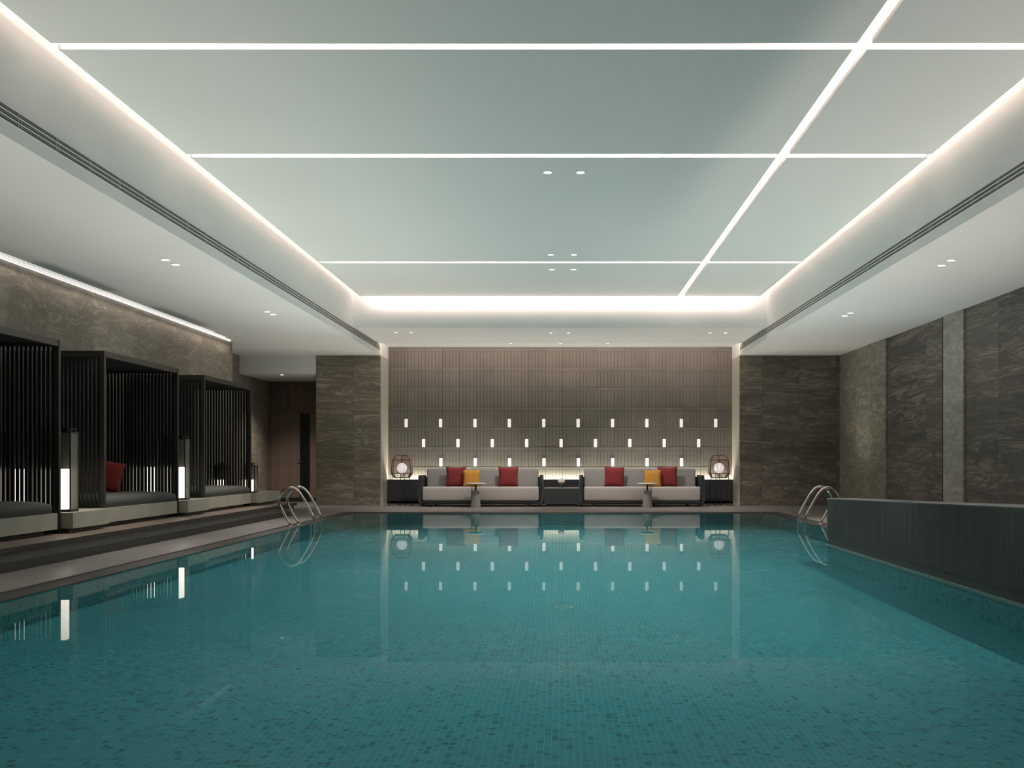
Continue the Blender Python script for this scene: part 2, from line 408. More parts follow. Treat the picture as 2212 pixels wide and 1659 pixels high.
# ------------------------------------------------------------------ the room
FZ = .02                                    # paving level
PXL, PXR, PYN, PYF = -4.37, 4.37, 1.2, 21.2 # water edge
CW = .24                                    # coping width
XW = 6.79                                   # right stone wall
XA, XB = -7.07, -7.78                       # left wall, left alcove wall
Y1, Y2 = 24.47, 25.50                       # flank walls, rear wall
struct('floor', boxes([((XB-.2, -3.2, -.3), (PXL-CW, 27.0, FZ)), ((PXR+CW, -3.2, -.3), (XW+.2, 27.0, FZ)),
       ((PXL-CW, PYF+CW, -.3), (PXR+CW, 27.0, FZ)), ((PXL-CW, -3.2, -.3), (PXR+CW, PYN-CW, FZ))]), M['floor'])
struct('trim_1', boxes([((PXL-CW, PYN-CW, -.3), (PXL, PYF+CW, .004)), ((PXR, PYN-CW, -.3), (PXR+CW, PYF+CW, .004)),
       ((PXL, PYF, -.3), (PXR, PYF+CW, .004)), ((PXL, PYN-CW, -.3), (PXR, PYN, .004))]), M['coping'], label='dark mosaic coping around the pool')
ZB = -.235
PAX, PAY = 3.52, 13.35                      # parapet face and end
# basin: floor and side walls below the water
struct('pool_floor', box((PXL-.02, PYN-.02, ZB-.1), (PXR+.02, PYF+.02, ZB)), M['mosaic'], label='teal mosaic pool floor')
struct('pool_wall', boxes([((PXL-.01, PYN, ZB), (PXL+.004, PYF, -.004)), ((PXR-.004, PAY, ZB), (PXR+.01, PYF, -.004)),
       ((PXL, PYF-.004, ZB), (PXR, PYF+.01, -.004)), ((PXL, PYN-.01, ZB), (PXR, PYN+.004, -.004))]), M['mosaic_wall'], label='teal mosaic pool side walls')
bm = bmesh.new()
vs = [bm.verts.new(p) for p in ((PXL, PYN, 0), (PAX, PYN, 0), (PAX, PAY, 0), (PXR, PAY, 0), (PXR, PYF, 0), (PXL, PYF, 0))]
bm.faces.new(vs)
wt = obj('pool_water', bm, M['water']); tag(wt, 'still clear teal water filling the indoor pool', 'water', kind='stuff')

# right parapet standing in the pool
pw = thing('parapet_wall', 'dark wet stone parapet wall rising from the pool on the right', 'wall', (PAX, PAY, 0))
pw['kind'] = 'structure'
def zt(y): return .612 + (PAY-y)*.0256
bm = bmesh.new()
def prism(bm, x0, x1, y0, y1, z0, f):
    v = [bm.verts.new(p) for p in ((x0,y0,z0),(x1,y0,z0),(x1,y1,z0),(x0,y1,z0),(x0,y0,f(y0)),(x1,y0,f(y0)),(x1,y1,f(y1)),(x0,y1,f(y1)))]
    for q in ((3,2,1,0),(4,5,6,7),(0,1,5,4),(1,2,6,5),(2,3,7,6),(3,0,4,7)): bm.faces.new([v[i] for i in q])
for y0, y1 in ((PYN, 4.6), (4.606, 8.96), (8.966, PAY)):
    prism(bm, 0, .30, y0-PAY, y1-PAY, .085, lambda y: zt(y+PAY)-.022)
obj('stone_facing', bm, M['parapet'], pw)
bm = bmesh.new(); prism(bm, -.004, .31, PYN-PAY, .004, .59, lambda y: zt(y+PAY))
bm.free()
bm = bmesh.new()
v = []
for y in (PYN, PAY+.003):
    for x, dz in ((-.003, -.022), (.303, -.022), (.303, .0), (.012, .0), (-.003, -.010)): v.append(bm.verts.new((x, y-PAY, zt(y)+dz)))
for k in range(5): bm.faces.new((v[k], v[(k+1) % 5], v[5+(k+1) % 5], v[5+k]))
bm.faces.new(v[:5]); bm.faces.new(v[5:])
obj('capstone', bm, simple('capstone', (.06, .065, .06), .4), pw)
obj('base_course', box((.012, PYN-PAY, 0.0), (.29, -.01, .085)), M['wainscot'], pw)
obj('submerged_face', box((.0, PYN-PAY, ZB), (.30, 0, -.001)), M['mosaic_wall'], pw)
obj('waterline_strip', box((-.02, PYN-PAY, -.02), (.012, 0, .006)), simple('waterline_strip', (.12, .22, .21), .4), pw)

# side and rear walls
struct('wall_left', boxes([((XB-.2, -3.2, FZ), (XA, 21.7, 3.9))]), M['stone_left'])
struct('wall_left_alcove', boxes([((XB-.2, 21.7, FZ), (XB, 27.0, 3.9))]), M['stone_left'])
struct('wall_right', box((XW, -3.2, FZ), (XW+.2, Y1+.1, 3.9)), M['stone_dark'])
struct('trim_2', box((XW-.035, 21.0, FZ), (XW, Y1, 3.66)), M['stone_light'], label='lighter stone panel at the far end of the right wall')
struct('trim_3', box((XW-.035, 16.95, FZ), (XW, 17.84, 3.66)), M['stone_pale'], label='narrow pale stone panel on the right wall')
struct('trim_4', box((XW-.02, 17.85, FZ), (XW, 17.93, 3.66)), M['black'], label='dark shadow gap beside the pale panel')
struct('wall_back_left', box((-5.94, Y1, FZ), (XL, Y2+.1, 4.1)), M['stone_flank'])
struct('wall_back_right', box((XR, Y1, FZ), (XW+.2, Y2+.1, 4.1)), M['stone_flank_r'])
struct('trim_5', box((XL, Y1+.002, FZ), (XL+.012, Y2, 3.665)), M['return'], label='pale stone return left of the rear recess')
struct('trim_6', box((XR-.012, Y1+.002, FZ), (XR, Y2, 3.665)), M['return'], label='pale stone return right of the rear recess')
struct('trim_7', box((XL, Y1-.001, 3.665), (XL+.013, Y2, 4.0)), M['white_trim'], label='white fascia above the left stone return')
struct('trim_8', box((XR-.013, Y1-.001, 3.665), (XR, Y2, 4.0)), M['white_trim'], label='white fascia above the right stone return')
struct('wall_near', box((XB-.2, -3.4, -.1), (XW+.2, -3.2, 5.0)), simple('plain_wall', (.35, .34, .32), .8))

# ribbed rear wall
bm = bmesh.new()
struct('wall_back_core', box((XL, Y2+.012, 0), (XR, Y2+.15, 4.1)), M['black'])
pitch = .4997; z_ref = 3.451; col = .4347; x_ref = (877.5-1212+3.6)*Y2/F
x_ref -= math.floor((x_ref-XL)/col)*col
k = 1
while True:
    zt1 = z_ref + pitch*k
    if zt1 < 4.2: break
k0 = -7
for i in range(k0, 2):
    zt1 = z_ref + pitch*i          # top of a band; ribs stand above it
    zb0 = zt1 - .073
    xs = [XL] + [x_ref+col*n for n in range(0, 30) if XL+.02 < x_ref+col*n < XR-.02] + [XR]
    for a, b_ in zip(xs, xs[1:]):
        add_box(bm, (a+.0015, Y2-.004-random.random()*.002, max(zb0, 0.01)+.001), (b_-.0015, Y2+.02, zt1-.001))
    # ribs between this band's top and next band's bottom
    n = 0
    x = x_ref - col
    while x < XR:
        for r in range(5):
            a = x + r*col/5; b_ = a + col/5
            a = max(a, XL); b2 = min(b_, XR)
            if b2-a > .02:
                g0 = .0045 if r == 0 else .0022
                add_box(bm, (a+g0+.001, Y2-random.random()*.0015, zt1+.003), (b2-.0028, Y2+.02, zt1+pitch-.073-.003))
        x += col
struct('wall_back', bm, M['rib'])
struct('trim_9', boxes([((XL+.013, 25.34, FZ), (XR-.013, 25.37, .637)), ((XL+.013, 25.34, .05), (XR-.013, 25.5, .10))]), M['wainscot'], label='charcoal wainscot below the ribbed rear wall')

# alcove with the wood wall and door
DY = 26.80
struct('wall_back_alcove', box((XB, DY, FZ), (-5.5, DY+.15, 3.3)), M['door_wood'])
struct('wall_alcove_right', box((-5.94, Y2+.1, FZ), (-5.8, DY, 3.3)), M['stone_flank'])
struct('trim_10', box((XB, Y1-.06, 3.21), (-5.94, Y1+.1, 3.70)), M['ceiling'], label='painted bulkhead over the alcove')
struct('ceiling_alcove', box((XB, Y1+.1, 3.21), (-5.9, DY+.1, 3.4)), M['ceiling'])
struct('baseboard_alcove', box((XB, DY-.02, FZ), (-5.8, DY, .12)), M['black'])
dr = thing('door_1', 'tall walnut door with a black glass strip in the alcove', 'door', (-7.0, DY, FZ)); dr['kind'] = 'structure'
obj('door_frame', boxes([((-.74, -.03, .1), (-.70, 0, 2.40)), ((-.74, -.03, 2.36), (1.1, 0, 2.40))]), M['door_wood'], dr)
obj('door_leaf', boxes([((-.69, -.022, .11), (.068, 0, 1.0)), ((-.69, -.022, 1.006), (.068, 0, 2.35)), ((.335, -.022, .11), (.62, 0, 1.0)), ((.335, -.022, 1.006), (.62, 0, 2.35))]), M['door_wood'], dr)
obj('glass_strip', box((.072, -.018, .11), (.331, 0, 2.35)), M['black_glass'], dr)
bm = bmesh.new(); add_tube(bm, [(.17, -.02, 1.06), (.17, -.065, 1.06), (.02, -.065, 1.06)], .009, 8); add_lathe(bm, [(0, 0), (.02, 0), (.02, .01), (0, .01)], (.17, -.03, 1.0), 16)
obj('door_handle', bm, M['black'], dr)

# ceilings
struct('ceiling_left', boxes([((XA-.05, -3.2, 3.66), (XL, 21.7, 5.05)), ((XB-.1, 21.7, 3.66), (XL, Y1+.05, 5.05))]), M['ceiling'])
struct('ceiling_right', boxes([((XR, -3.2, 3.66), (XW+.1, Y1+.05, 5.05))]), M['ceiling'])
struct('ceiling_far', boxes([((XL, YF, 3.905), (XR, 24.06, 5.05)), ((XL, 24.06, 3.98), (XR, Y2+.1, 5.05))]), M['ceiling'])
struct('ceiling_near', box((XL, -3.2, 3.905), (XR, .6, 5.05)), M['ceiling'])
struct('ceiling', box((XL, .6, 4.92), (XR, YF, 5.05)), M['ceiling'])
# hanging panels
px = [(-4.213, 2.445), (2.565, 4.165)]
py = [(1.0, 8.33), (8.45, 11.34), (11.46, 17.45), (17.57, 21.10)]
nm = {(0,0):'nearest of the wide pale ceiling panels', (0,1):'second wide ceiling panel from the top of the view, short one',
      (0,2):'longest wide ceiling panel, with one pair of downlights up front', (0,3):'farthest wide ceiling panel with a pair of downlights',
      (1,0):'nearest narrow ceiling panel right of the bright slot', (1,1):'second narrow ceiling panel right of the bright slot',
      (1,2):'long narrow ceiling panel right of the bright slot', (1,3):'farthest narrow ceiling panel right of the bright slot'}
for j, (ya, yb) in enumerate(py):
    for i, (xa, xb) in enumerate(px):
        bm = rbox((xa, ya, ZP), (xb, yb, ZP+.05), .008, 2)
        tag(obj('ceiling_panel', bm, M['panel']), nm[(i, j)], 'ceiling panel', 'floating ceiling panels')

# linear slot diffusers in the coffer fascias
def diffuser(sx, xw, label):
    t = thing('slot_diffuser', label, 'air diffuser', (xw, 0, 3.85), 0, 'linear air diffusers')
    g = -sx
    obj('flange', boxes([((min(0, .004*sx), .7, -.068), (max(0, .004*sx), 24.44, .066))]), M['white_trim'], t)
    for z, h in ((.040, .013), (-.004, .013), (-.047, .013)):
        obj('slot', box((min(.001*sx, .0055*sx), .72, z-h), (max(.001*sx, .0055*sx), 24.42, z+h)), M['slot_dark'], t)
    bm = bmesh.new()
    for z in (.040, -.004, -.047):
        add_box(bm, (min(.005*sx, .009*sx), .75, z-.002), (max(.005*sx, .009*sx), 24.4, z+.001))
        y = 8.04-.6*12
        while y < 24.3:
            for dy in (-.02, .02): add_box(bm, (min(.005*sx, .010*sx), y+dy-.006, z-.007), (max(.005*sx, .010*sx), y+dy+.006, z+.007))
            y += .61
    obj('blade', bm, M['slot_grey'], t)
diffuser(1, XL, 'black three-slot linear air diffuser along the left ceiling fascia')
diffuser(-1, XR, 'black three-slot linear air diffuser along the right ceiling fascia')

# LED line beside the left wall, its reflections added as glowing strips
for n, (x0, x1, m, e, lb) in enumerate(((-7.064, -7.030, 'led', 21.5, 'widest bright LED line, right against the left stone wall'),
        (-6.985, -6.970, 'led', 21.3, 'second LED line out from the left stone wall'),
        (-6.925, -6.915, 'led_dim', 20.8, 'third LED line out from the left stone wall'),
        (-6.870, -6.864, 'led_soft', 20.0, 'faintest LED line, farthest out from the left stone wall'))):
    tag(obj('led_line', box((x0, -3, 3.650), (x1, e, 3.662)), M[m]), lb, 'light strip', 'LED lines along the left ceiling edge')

# downlights
def downlight(x, y, z, label, group):
    t = thing('downlight', label, 'downlight', (x, y, z), 0, group)
    r = DL_R
    bm = bmesh.new(); add_lathe(bm, [(r+.014, .001), (r+.014, -.004), (r, -.006), (r, .001)], n=24)
    obj('bezel', bm, M['white_trim'], t, True)
    bm = bmesh.new(); add_lathe(bm, [(0, -.0035), (r, -.0035), (r, .0), (0, .0)], n=24)
    obj('lens', bm, M['spotdisc'], t)
DL_R = .042
def at(px_, py_, z):
    Y = (z-1.1)*F/(996-py_); return (px_-1212)*Y/F, Y
dl = [(1183,372,ZP,'left downlight of the nearest pair in the long ceiling panel','panel downlights'),
      (1254,372,ZP,'right downlight of the nearest pair in the long ceiling panel','panel downlights'),
      (1190,550,ZP,'left downlight just before the farthest cross slot','panel downlights'),
      (1240,550,ZP,'right downlight just before the farthest cross slot','panel downlights'),
      (1192,582,ZP,'left downlight just beyond the farthest cross slot','panel downlights'),
      (1239,582,ZP,'right downlight just beyond the farthest cross slot','panel downlights'),
      (855,718,3.905,'leftmost downlight in the row above the sofas','downlights before the rear wall'),
      (888,718,3.905,'second downlight from left in the row above the sofas','downlights before the rear wall'),
      (1190,719,3.905,'left one of the middle pair in the row above the sofas','downlights before the rear wall'),
      (1228,719,3.905,'right one of the middle pair in the row above the sofas','downlights before the rear wall'),
      (1534,719,3.905,'second downlight from right in the row above the sofas','downlights before the rear wall'),
      (1567,719,3.905,'rightmost downlight in the row above the sofas','downlights before the rear wall'),
      (1104,741.2,3.905,'left of the three tiny downlights nearest the rear wall','downlights before the rear wall'),
      (1211,741.2,3.905,'middle of the three tiny downlights nearest the rear wall','downlights before the rear wall'),
      (1313,741.2,3.905,'right of the three tiny downlights nearest the rear wall','downlights before the rear wall'),
      (357,561,3.66,'left lamp of the nearer pair over the cabanas','left soffit downlights'),
      (379,571,3.66,'right lamp of the nearer pair over the cabanas','left soffit downlights'),
      (578,673,3.66,'left lamp of the farther pair over the cabanas','left soffit downlights'),
      (590,679,3.66,'right lamp of the farther pair over the cabanas','left soffit downlights'),
      (2055,562,3.66,'upper lamp of the nearer pair in the right soffit','right soffit downlights'),
      (2034,573,3.66,'lower lamp of the nearer pair in the right soffit','right soffit downlights'),
      (1837,676,3.66,'upper lamp of the farther pair in the right soffit','right soffit downlights'),
      (1825,682,3.66,'lower lamp of the farther pair in the right soffit','right soffit downlights')]
for a, b_, z, lb, gr in dl:
    x, y = at(a, b_, z)
    DL_R = .034 if z == 3.905 else (.05 if z == ZP else .052)
    downlight(x, y, z, lb, gr)
DL_R = .045
downlight(-6.82, 24.66, 3.21, 'single downlight in the alcove ceiling before the walnut door', None)

# beams of the downlights, plus added near ones that have no fitting
spot('beam_sofa_left', (-.15, 21.95, 3.88), (-2.1, 24.0, .3), 460, 70, .9, NEUT, .03)
spot('beam_sofa_right', (.15, 21.95, 3.88), (2.1, 24.0, .3), 460, 70, .9, NEUT, .03)
for sx in (-1, 1):
    spot('beam_corner', (sx*3.4, 21.95, 3.88), (sx*3.6, 23.0, 0), 160, 60, .9)
for x in (-1.2, 0, 1.18):
    spot('beam_wall', (x, 23.85, 3.88), (x, 24.5, 0), 22, 70, 1)
for x, y, p_ in ((-.16, 12.04, 520), (.23, 12.04, 520), (-.2, 17.5, 720), (.2, 17.5, 720), (0, 7.2, 380), (0, 3.6, 120)):
    spot('beam_pool', (x, y, ZP-.03), (x, y, 0), p_, 105, 1)
for x, y, p_ in ((-5.0, 13.0, 330), (-5.0, 17.45, 400), (-5.0, 8.4, 150), (-5.0, 4.5, 40)):
    spot('beam_left', (x, y, 3.63), (x+.5, y-.3, 0), p_, 86, .9)
for x, y in ((4.98, 13.0), (5.0, 17.6), (4.98, 8.3)):
    spot('beam_right', (x, y, 3.63), (x-1.3, y, 0), 420, 76, .8)
spot('beam_alcove', (-6.82, 24.66, 3.19), (-6.8, 25.3, 0), 260, 100, 1)

# niche lights in the ribbed wall
rows = [(914, [877.5+74.27*i for i in range(10)], 'top'), (957, [915+74.25*i for i in range(9)], 'middle'), (998.3, [952.3+74.25*i for i in range(8)], 'bottom')]
ordn = ['first', 'second', 'third', 'fourth', 'fifth', 'sixth', 'seventh', 'eighth', 'ninth', 'tenth']
first = None
s2 = Y2/F
for yy, xs, rn in rows:
    for i, xx in enumerate(xs):
        p = ((xx-1212)*s2, Y2-.008, 1.1+(996-yy)*s2)
        lb = '%s glowing glass block from the left in the %s row of the rear wall' % (ordn[i], rn)
        if first is None:
            first = thing('wall_light', lb, 'wall light', p, 0, 'glowing blocks set in the rear wall')
            obj('glass_block', rbox((-.040, -.008, -.104), (.040, .012, .104), .004, 1), M['niche'], first)
            obj('surround', boxes([((-.0455, -.001, .104), (.0455, .02, .118)), ((-.0455, -.001, -.112), (.0455, .02, -.104)), ((-.0455, -.001, -.104), (-.040, .02, .104)), ((.040, -.001, -.104), (.0455, .02, .104))]), M['rib'], first)
        else: dup(first, p, label=lb)

# ------------------------------------------------------------------ left deck, cabanas, benches, lamps
WZ = .262
XWD, XRI = -5.33, -5.39
struct('trim_11', boxes([((XA, -3.2, FZ), (XRI, 20.36, .215))]), simple('step_riser_stone', (.17, .16, .145), .6, var=.15), label='grey stone riser under the timber deck')
struct('trim_12', box((XRI, -3.2, FZ), (XRI+.015, 20.3, .108)), simple('kick_dark', (.055, .05, .045), .6, var=.2), label='dark kick strip below the riser')
wd = thing('timber_deck', 'raised dark timber deck carrying the cabanas along the left wall', 'deck', (XWD, 0, .215))
obj('planks', box((XA-XWD, -3.2, .012), (-.012, 20.38, WZ-.215)), M['deck'], wd)
obj('edge_board', box((-.012, -3.2, 0), (0, 20.38, WZ-.215)), M['deck_edge'], wd)

def slat_panel(bm, p0, p1, z0, z1, pitch, wdt, dep, axis):
    n = int(round((p1-p0)/pitch))
    for i in range(n+1):
        c = p0+(p1-p0)*i/n
        yield c
def make_cabana(label):
    """origin: front corner, near end, deck level. x<0 goes to the wall, y>0 away from the viewer"""
    t = thing('cabana', label, 'cabana', (0, 0, 0), 0, 'slatted black cabanas on the timber deck')
    L, D, H = 2.50, 1.24, 2.24; p = .05
    for (x, y) in ((0, 0), (0, L-p), (-D+p, 0), (-D+p, L-p)):
        obj('post', box((x-p, y, .24 if y == 0 else 0), (x, y+p, H)), M['dark_metal'], t)
    bh = .075
    obj('roof_beam', boxes([((-p, p, H-bh), (-.004, L-p, H)), ((-D, p, H-bh), (-D+p, L-p, H)), ((-D+p, 0.004, H-bh), (-p, p, H)), ((-D+p, L-p, H-bh), (-p, L-.004, H))]), M['dark_metal'], t)
    bm = bmesh.new(); n = 20
    for i in range(n):
        x = -D+p+(D-2*p)*(i+.5)/n
        add_box(bm, (x-.009, p, H-.055), (x+.009, L-p, H-.012))
    obj('roof_slats', bm, M['slat'], t)
    for nm_, y, zb in (('side_screen', .012, .241), ('side_screen', L-.036, .04)):
        bm = bmesh.new(); n = 22
        for i in range(n):
            x = -D+p+(D-2*p)*(i+.5)/n
            add_box(bm, (x-.016, y, zb), (x+.016, y+.028, H-bh))
        add_box(bm, (-D+p, y, zb), (-p, y+.028, zb+.02))
        obj(nm_, bm, M['slat'], t)
    bm = bmesh.new(); n = 46
    for i in range(n):
        y = p+(L-2*p)*(i+.5)/n
        add_box(bm, (-D+.01, y-.017, .04), (-D+.038, y+.017, H-bh))
    obj('back_screen', bm, M['slat'], t)
    return t
cab = make_cabana('nearest slatted black cabana, cut off by the left edge')
CX = -5.80
cab.location = (CX, 9.20, WZ)
dup(cab, (CX, 12.81, WZ), label='middle slatted black cabana, the one with a red cushion')
dup(cab, (CX, 16.40, WZ), label='farthest slatted black cabana, next to the alcove')

def make_daybed(label):
    t = thing('daybed_base', label, 'daybed', (0, 0, 0), 0, 'stone daybed bases in the cabanas')
    obj('plinth', box((-1.10, .10, 0), (-.10, 2.41, .056)), M['concrete'], t)
    obj('stone_slab', boxes([((-1.20, 0, .056), (0, 2.51, .24))]), M['travertine'], t)
    return t
SX = -5.772
db = make_daybed('pale stone daybed base under the nearest cabana, at the left edge'); db.location = (SX, 9.06, WZ)
dup(db, (SX, 12.66, WZ), label='pale stone daybed base under the middle cabana')
dup(db, (SX, 16.28, WZ), label='pale stone daybed base under the farthest cabana')
def make_mattress(label):
    bm = bmesh.new()
    L, D, T = 2.36, 1.10, .15
    nx, ny = 14, 24; e = .05
    def sh(u):  # rounded profile
        return (1-abs(u)**8)**(1/3)
    top = {}; bot = {}
    for i in range(nx+1):
        for j in range(ny+1):
            u = -1+2*i/nx; v_ = -1+2*j/ny
            u = math.sin(u*PI/2)**1 if True else u
            v_ = math.sin(v_*PI/2)
            h = T*(.55+.45*sh(u)*sh(v_))+.012*(1-u*u)*(1-v_*v_)
            top[i, j] = bm.verts.new((-D/2+u*D/2, L/2+v_*L/2, h))
    for i in range(nx):
        for j in range(ny): bm.faces.new((top[i, j], top[i+1, j], top[i+1, j+1], top[i, j+1]))
    ring = [top[i, 0] for i in range(nx+1)]+[top[nx, j] for j in range(1, ny+1)]+[top[i, ny] for i in range(nx-1, -1, -1)]+[top[0, j] for j in range(ny-1, 0, -1)]
    low = [bm.verts.new((q.co.x, q.co.y, .0)) for q in ring]
    m_ = len(ring)
    for k in range(m_): bm.faces.new((ring[k], low[k], low[(k+1) % m_], ring[(k+1) % m_]))
    bm.faces.new(low[::-1])
    o = obj('mattress', bm, M['mattress'], None, True)
    return tag(o, label, 'mattress', 'grey daybed mattresses')
mt = make_mattress('grey mattress at the left edge, inside the nearest cabana'); mt.location = (-5.80, 9.14, WZ+.24)
for y, lb in ((12.84, 'grey mattress inside the middle cabana, under the red cushion'), (16.44, 'grey mattress inside the farthest cabana')):
    o = mt.copy(); C.objects.link(o); o.location = (-5.80, y, WZ+.24); o['label'] = lb

def make_bench(L, label):
    t = thing('stone_bench', label, 'bench', (0, 0, 0), 0, 'pale stone plinths between the cabanas')
    obj('plinth', box((-1.3, .07, 0), (-.08, L-.07, .055)), M['concrete'], t)
    obj('slab', box((-1.39, 0, .055), (0, L, .24)), M['travertine'], t)
    return t
BX = -5.662
b1 = make_bench(.93, 'pale stone plinth between the nearest and middle cabanas'); b1.location = (BX, 11.71, WZ)
dup(b1, (BX, 15.31, WZ), label='pale stone plinth between the middle and farthest cabanas')
b3 = make_bench(1.45, 'longest pale stone plinth, at the end beside the alcove'); b3.location = (BX, 18.93, WZ)

def make_lamp(h, hl, label):
    """square lantern: opal glowing lower box, smoked mesh above, cap with a raised lid"""
    s = .10
    t = thing('box_lantern', label, 'lantern', (0, 0, 0), 0, 'square lanterns on the stone plinths')
    obj('base', box((-s, -s, 0), (s, s, .03)), M['dark_metal'], t)
    for sx in (-1, 1):
        for sy in (-1, 1):
            obj('corner_post', box((min(sx*s, sx*(s-.014)), min(sy*s, sy*(s-.014)), .03), (max(sx*s, sx*(s-.014)), max(sy*s, sy*(s-.014)), h-.055)), M['dark_metal'], t)
    g = s-.022
    obj('opal_diffuser', box((-g, -g, .03), (g-.05, g-.02, hl)), M['lampglow'], t)
    obj('mesh_shade', boxes([((-s+.004, -s+.014, .03), (-s+.006, s-.014, h-.055)), ((s-.006, -s+.014, .03), (s-.004, s-.014, h-.055)),
        ((-s+.014, s-.006, .03), (s-.014, s-.004, h-.055)), ((-s+.014, -s+.004, hl), (s-.014, -s+.006, h-.055))]), M['mesh_pane'], t)
    obj('cap', box((-s, -s, h-.055), (s, s, h-.04)), M['dark_metal'], t)
    obj('lid', boxes([((-s*.9, -s*.9, h-.012), (s*.9, s*.9, h)), ((-.03, -.03, h-.04), (.03, .03, h-.012))]), M['dark_metal'], t)
    return t
BZ = WZ+.24
lm = make_lamp(.985, .505, 'tall glowing lantern beside the nearest cabana, toward the pool'); lm.location = (-5.86, 11.95, BZ)
dup(lm, (-6.36, 11.97, BZ), label='tall glowing lantern seen through the nearest cabana slats')
dup(lm, (-5.86, 15.57, BZ), label='tall glowing lantern beside the middle cabana, toward the pool')
dup(lm, (-6.32, 15.60, BZ), label='tall glowing lantern seen through the middle cabana slats')
sl = make_lamp(.565, .245, 'short lantern on the end plinth, toward the pool'); sl.location = (-5.86, 19.08, BZ)
dup(sl, (-6.42, 19.10, BZ), label='short lantern seen through the farthest cabana slats')

# cushions
def pillow(w_, h_, t_, m, name='cushion'):
    bm = bmesh.new(); n = 16; F_ = {}; B_ = {}
    for i in range(n+1):
        for j in range(n+1):
            u = -1+2*i/n; v_ = -1+2*j/n
            x = u*(w_/2)*(1-.07*(1-v_*v_)); z = v_*(h_/2)*(1-.06*(1-u*u))
            th = t_/2*((1-u**4)*(1-v_**4))**.6
            F_[i, j] = bm.verts.new((x, -th, z))
            B_[i, j] = F_[i, j] if (i in (0, n) or j in (0, n)) else bm.verts.new((x, th, z))
    for i in range(n):
        for j in range(n):
            bm.faces.new((F_[i, j], F_[i+1, j], F_[i+1, j+1], F_[i, j+1]))
            try: bm.faces.new((B_[i, j], B_[i, j+1], B_[i+1, j+1], B_[i+1, j]))
            except ValueError: pass
    return obj(name, bm, m, None, True)
rc = pillow(.46, .46, .17, M['dark_red']); rc.location = (-6.43, 14.25, WZ+.24+.39); rc.rotation_euler = (-.25, .22, .55)
tag(rc, 'red cushion leaning inside the middle cabana', 'cushion')

# ------------------------------------------------------------------ sofas by the rear wall
def make_sofa(mir, label):
    """origin at floor, centre of the front edge; mir=1 left sofa, -1 mirrored"""
    t = thing('outdoor_sofa', label, 'sofa', (0, 0, 0), 0, 'grey two-module sofas at the rear wall')
    W0, W1 = -1.45, 1.45; sp = -.22*mir
    def X(a): return a
    for a, b_ in ((W0+.07, sp-.004), (sp+.004, W1-.07)):
        obj('seat_cushion', rbox((a, .0, .135), (b_, .72, .47), .045, 4), M['sofa'], t, True)
    sb = -.31*mir
    for a, b_ in ((W0+.09, sb-.006), (sb+.006, W1-.10)):
        bm = rbox((a, .0, 0), (b_, .17, .46), .05, 4)
        o = obj('back_cushion', bm, M['sofa_back'], t, True); o.location = (0, .62, .445); o.rotation_euler = (-.10, 0, 0)
    obj('frame', boxes([((W0+.06, .03, .085), (W1-.06, .80, .130)), ((W0+.02, .80, .085), (W1-.02, .84, .70))]), M['sofa_frame'], t)
    for s_, x in ((-1, W0), (1, W1-.055)):
        a = obj('arm', boxes([((x, .02, .03), (x+.055, .86, .745))]), M['sofa_frame'], t)
        bm = bmesh.new()
        xo = x-.012 if s_ < 0 else x+.067
        for k in range(14):
            y = .06+k*.058
            add_tube(bm, smooth_path([(xo, y, .10), (xo-.012*s_*-1, y+.03, .40), (xo+.004*s_, y, .56), (xo, y+.02, .735)], 3), .017, 6)
        obj('rope_weave', bm, M['rope'], a)
    for x in (W0+.30, sp-.06, sp+.10, W1-.34):
        obj('leg', box((x, .05, 0), (x+.035, .09, .09)), M['sofa_frame'], t)
        obj('leg', box((x, .70, 0), (x+.035, .74, .09)), M['sofa_frame'], t)
    return t
s1 = make_sofa(1, 'long grey sofa left of the charcoal cabinet'); s1.location = (-1.905, 23.86, FZ)
s2_ = make_sofa(-1, 'long grey sofa right of the charcoal cabinet'); s2_.location = (1.922, 23.86, FZ)
# scatter cushions: pixel centres read at the cushions' own distance
def sofa_cushion(cx, top, bot, y, m, size, label, rz=0, tilt=-.16, ry=0):
    s = y/F
    o = pillow(size, size, .15, m); o.location = ((cx-1212)*s, y, 1.1+(996-(top+bot)/2)*s)
    o.rotation_euler = (tilt, ry, rz)
    tag(o, label, 'cushion', 'red and mustard cushions on the sofas')
sofa_cushion(985, 1008, 1052, 24.30, M['red'], .485, 'red cushion on the left sofa, left of the mustard one', .0)
sofa_cushion(1018.7, 1015, 1052, 24.16, M['yellow'], .42, 'mustard cushion on the left sofa', .1)
sofa_cushion(1098, 1008, 1052, 24.28, M['red'], .485, 'red cushion alone on the right half of the left sofa', -.05)
sofa_cushion(1327, 1008, 1052, 24.28, M['red'], .485, 'red cushion alone on the left half of the right sofa', .08, ry=.04)
sofa_cushion(1409.5, 1016, 1052, 24.16, M['yellow'], .42, 'mustard cushion on the right sofa', -.1)
sofa_cushion(1442, 1008, 1052, 24.30, M['red'], .485, 'red cushion on the right sofa, right of the mustard one', -.05)

